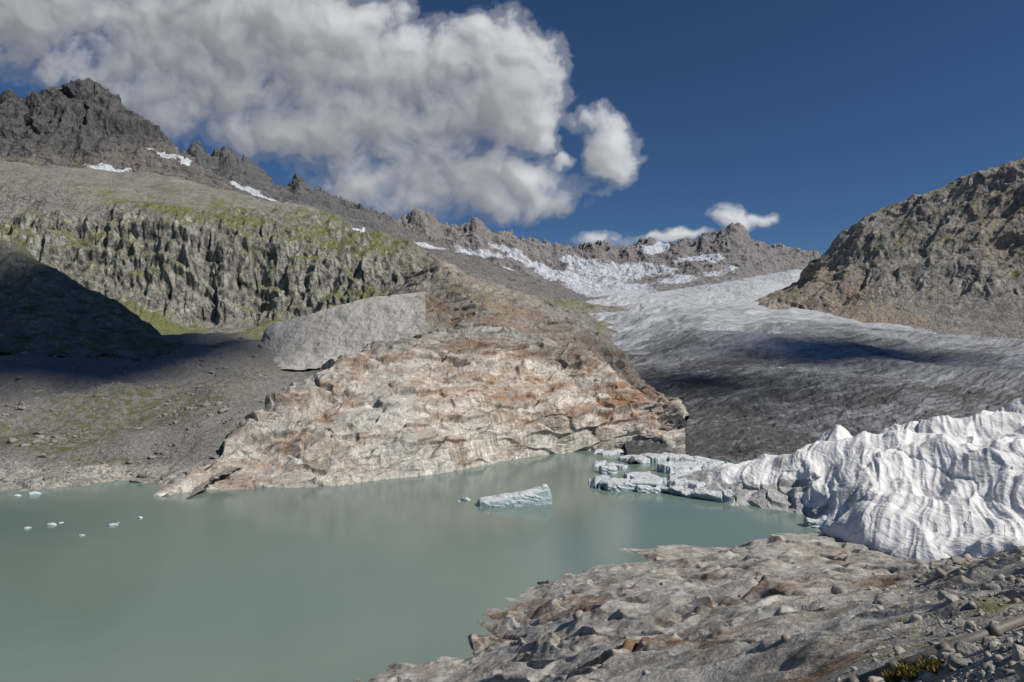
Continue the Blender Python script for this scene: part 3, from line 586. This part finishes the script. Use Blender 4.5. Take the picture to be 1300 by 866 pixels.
# ================================================================ OVERHEAD CLOUDS (cast the cloud shadows)
m_c,k=newmat('cloud_vapour'); finish(k,(.85,.85,.87),1.,None,0,0.)
def cloud(target,rx,ry,alt,seed):
    t=(alt-target.z)/SUN.z; c0=target+SUN*t
    bm=bmesh.new(); bmesh.ops.create_icosphere(bm,subdivisions=6,radius=1)
    A=np.array([v.co[:] for v in bm.verts]); dn=1+fbm(A*1.9+seed,6,.6)*.95
    A=A*dn[:,None]*np.array([rx,ry,min(rx,ry)*.3])
    for v,c_ in zip(bm.verts,A): v.co=c_
    for f_ in bm.faces: f_.smooth=True
    me=bpy.data.meshes.new('cloud'); bm.to_mesh(me); bm.free(); me.materials.append(m_c)
    ob=bpy.data.objects.new('cloud',me); ob.location=c0; bpy.context.scene.collection.objects.link(ob)
W=lambda b_,e_,d_: Vector(((b_-650)/F*d_,d_,H-(e_-433)/F*d_))
cloud(W(15,445,410),120,90,4200,4.1)
cloud(W(1080,448,600),120,90,9500,7.7)
cloud(W(880,490,430),60,50,7500,2.7)
cloud(W(610,345,1250),100,80,5200,9.2)
# ================================================================ LIGHT, SKY
sun=bpy.data.lights.new('sun','SUN'); sun.energy=4.3; sun.angle=math.radians(.55); sun.color=(1,.955,.885)
so=bpy.data.objects.new('sun',sun); so.rotation_euler=SUN.to_track_quat('Z','Y').to_euler(); bpy.context.scene.collection.objects.link(so)
wd=bpy.data.worlds.new('World'); bpy.context.scene.world=wd; wd.use_nodes=True; k=N(wd.node_tree)
sky=k.n('ShaderNodeTexSky',sky_type='NISHITA'); sky.sun_disc=False; sky.sun_elevation=math.asin(SUN.z); sky.sun_rotation=math.atan2(SUN.x,SUN.y); sky.altitude=2300; sky.dust_density=.4; sky.air_density=1.0; sky.ozone_density=2.5
skc=k.mix(1.,sky.outputs[0],(.5,.72,.95),'MULTIPLY')
b1=k.n('ShaderNodeBackground'); k.put(b1.inputs[0],skc); b1.inputs[1].default_value=.055
ow=k.n('ShaderNodeOutputWorld'); k.t.links.new(b1.outputs[0],ow.inputs[0])
# cumulus bank far behind the mountains, on a curved sheet of sky 12 km out
bx=np.arange(-420,1110,1.25); ex=np.arange(-170,335,1.25)[::-1]
B,E=np.meshgrid(bx,ex); C0=np.stack([B/100,E/100,0*B],-1)
wx=fbm(C0*1.1,4,.5,seed=101); wy=fbm(C0*1.1,4,.5,seed=102)
Bw=B+wx*34+fbm(C0*5,3,seed=103)*10; Ew=E+wy*28+fbm(C0*5,3,seed=104)*8
CL=[(40,5,280,86,1),(250,45,210,112,1),(395,75,115,118,1),(470,145,160,50,1),(610,62,76,52,1),(650,95,64,56,1),(600,135,110,48,1),(680,168,34,28,1),(-220,20,260,110,1),(350,165,100,34,.9),(520,90,60,60,.9),(500,195,90,26,.8),
    (555,240,160,38,1),(470,240,66,30,.8),(620,228,68,32,1),(620,258,90,24,1),(695,260,36,16,.9),(782,192,34,38,1),(722,202,15,11,.7),(745,146,40,16,.4),(932,272,24,22,1.1),(973,268,20,10,.9),(848,299,46,9,.7),(772,301,44,14,.35)]
Mx=np.full(B.shape,-3.)
for (cb_,ce_,rx,ry,s_) in CL:
    val=s_*1.1-((Bw-cb_)/rx)**2-((Ew-ce_)/ry)**2
    m_=np.maximum(Mx,val); Mx=m_+.1*np.exp(-np.abs(Mx-val)/.3)*(m_>-1.5)
def billow(P,o,seed):
    a=1;s=0;t=0;Q=P+seed
    for _ in range(o): s=s+a*np.abs(pn(Q))*2; t+=a; a*=.5; Q=Q*2.1+3.3
    return s/t
Cw=C0+np.stack([wx,wy,0*wx],-1)*.25
bl=billow(Cw*1.5,6,31.)
base_=np.clip(Mx,-2,1.1)*.85+fbm(C0*1.3,3,.5,seed=106)*.8
x=base_+(bl-.40)*.9+fbm(Cw*5,5,.6,seed=107)*.42+.04
def blur(A,r_):
    kx=np.exp(-np.linspace(-2,2,2*r_+1)**2); kx/=kx.sum()
    for ax in (0,1):
        Ap=np.pad(A,[(r_,r_) if a_==ax else (0,0) for a_ in (0,1)],mode='edge'); o_=0
        for j,kv in enumerate(kx): o_=o_+kv*(Ap[j:j+A.shape[0],:] if ax==0 else Ap[:,j:j+A.shape[1]])
        A=o_
    return A
xp=np.clip(x,0,None); xs=blur(xp,13)
alpha=1-np.exp(-(xp*2.0)**1.05)
alpha=np.maximum(alpha,.28*ss(x,-.45,.1))*ss(x,-.47,-.1)
def shift(A,db,de):
    i=int(round(db/1.25)); j=int(round(de/1.25)); return np.roll(np.roll(A,-i,axis=1),-j,axis=0)
hg=np.sqrt(xs+.08)*70+blur(bl,8)*16+blur(xp,4)*8
dhb=np.gradient(hg,axis=1)/1.25; dhe=np.gradient(hg,axis=0)/1.25
nn=np.sqrt(1+dhb**2+dhe**2); L3=np.array([.5,.6,.62]); lam=np.clip((-dhb*L3[0]-dhe*L3[1]+L3[2])/nn+.12,0,1)
T=np.exp(-.5*(shift(xs,18,22)+shift(xs,45,55)+shift(xs,80,100)*.8))
br=.18+.36*T+.2*lam*(.3+.7*T)+.025*(x-xs)  # sunlit and self-shaded sides of the clouds computed into their emission colour
thin=1-ss(xp,0,.5); br=br*(1-.18*thin)
br=blur(br,2)
col=np.stack([br*1.0,br*1.0+.006,br*.985+.03],-1)
edge=np.minimum.reduce([ss(B,-420,-340),ss(1110-B,0,30),ss(335-E,0,12)])
Pd=np.stack([(B-650)/F,np.ones_like(B),(433-E)/F],-1); Pd/=np.linalg.norm(Pd,axis=-1)[...,None]; Pd=Pd*12000+np.array([0,0,H])
m_s,k=newmat('cloud_bank'); at=k.n('ShaderNodeAttribute',attribute_name='mask')
em=k.n('ShaderNodeEmission'); k.put(em.inputs[0],at.outputs[0]); tr_=k.n('ShaderNodeBsdfTransparent'); mx=k.n('ShaderNodeMixShader'); k.put(mx.inputs[0],at.outputs['Alpha'])
k.t.links.new(tr_.outputs[0],mx.inputs[1]); k.t.links.new(em.outputs[0],mx.inputs[2]); o=k.n('ShaderNodeOutputMaterial'); k.t.links.new(mx.outputs[0],o.inputs[0])
try: m_s.cycles.emission_sampling='NONE'
except Exception as ex_: print(ex_)
grid_mesh('sky',Pd,m_s,np.concatenate([col,(alpha*edge)[...,None]],-1))
# ================================================================ CAMERA
cam=bpy.data.cameras.new('camera'); cam.lens=24.01; cam.sensor_width=36; cam.clip_start=.1; cam.clip_end=40000
co=bpy.data.objects.new('camera',cam); co.location=(0,0,H); co.rotation_euler=(math.radians(90),0,0); bpy.context.scene.collection.objects.link(co); bpy.context.scene.camera=co
sc=bpy.context.scene; sc.view_settings.view_transform='Standard'; sc.view_settings.look='None'; sc.view_settings.exposure=0
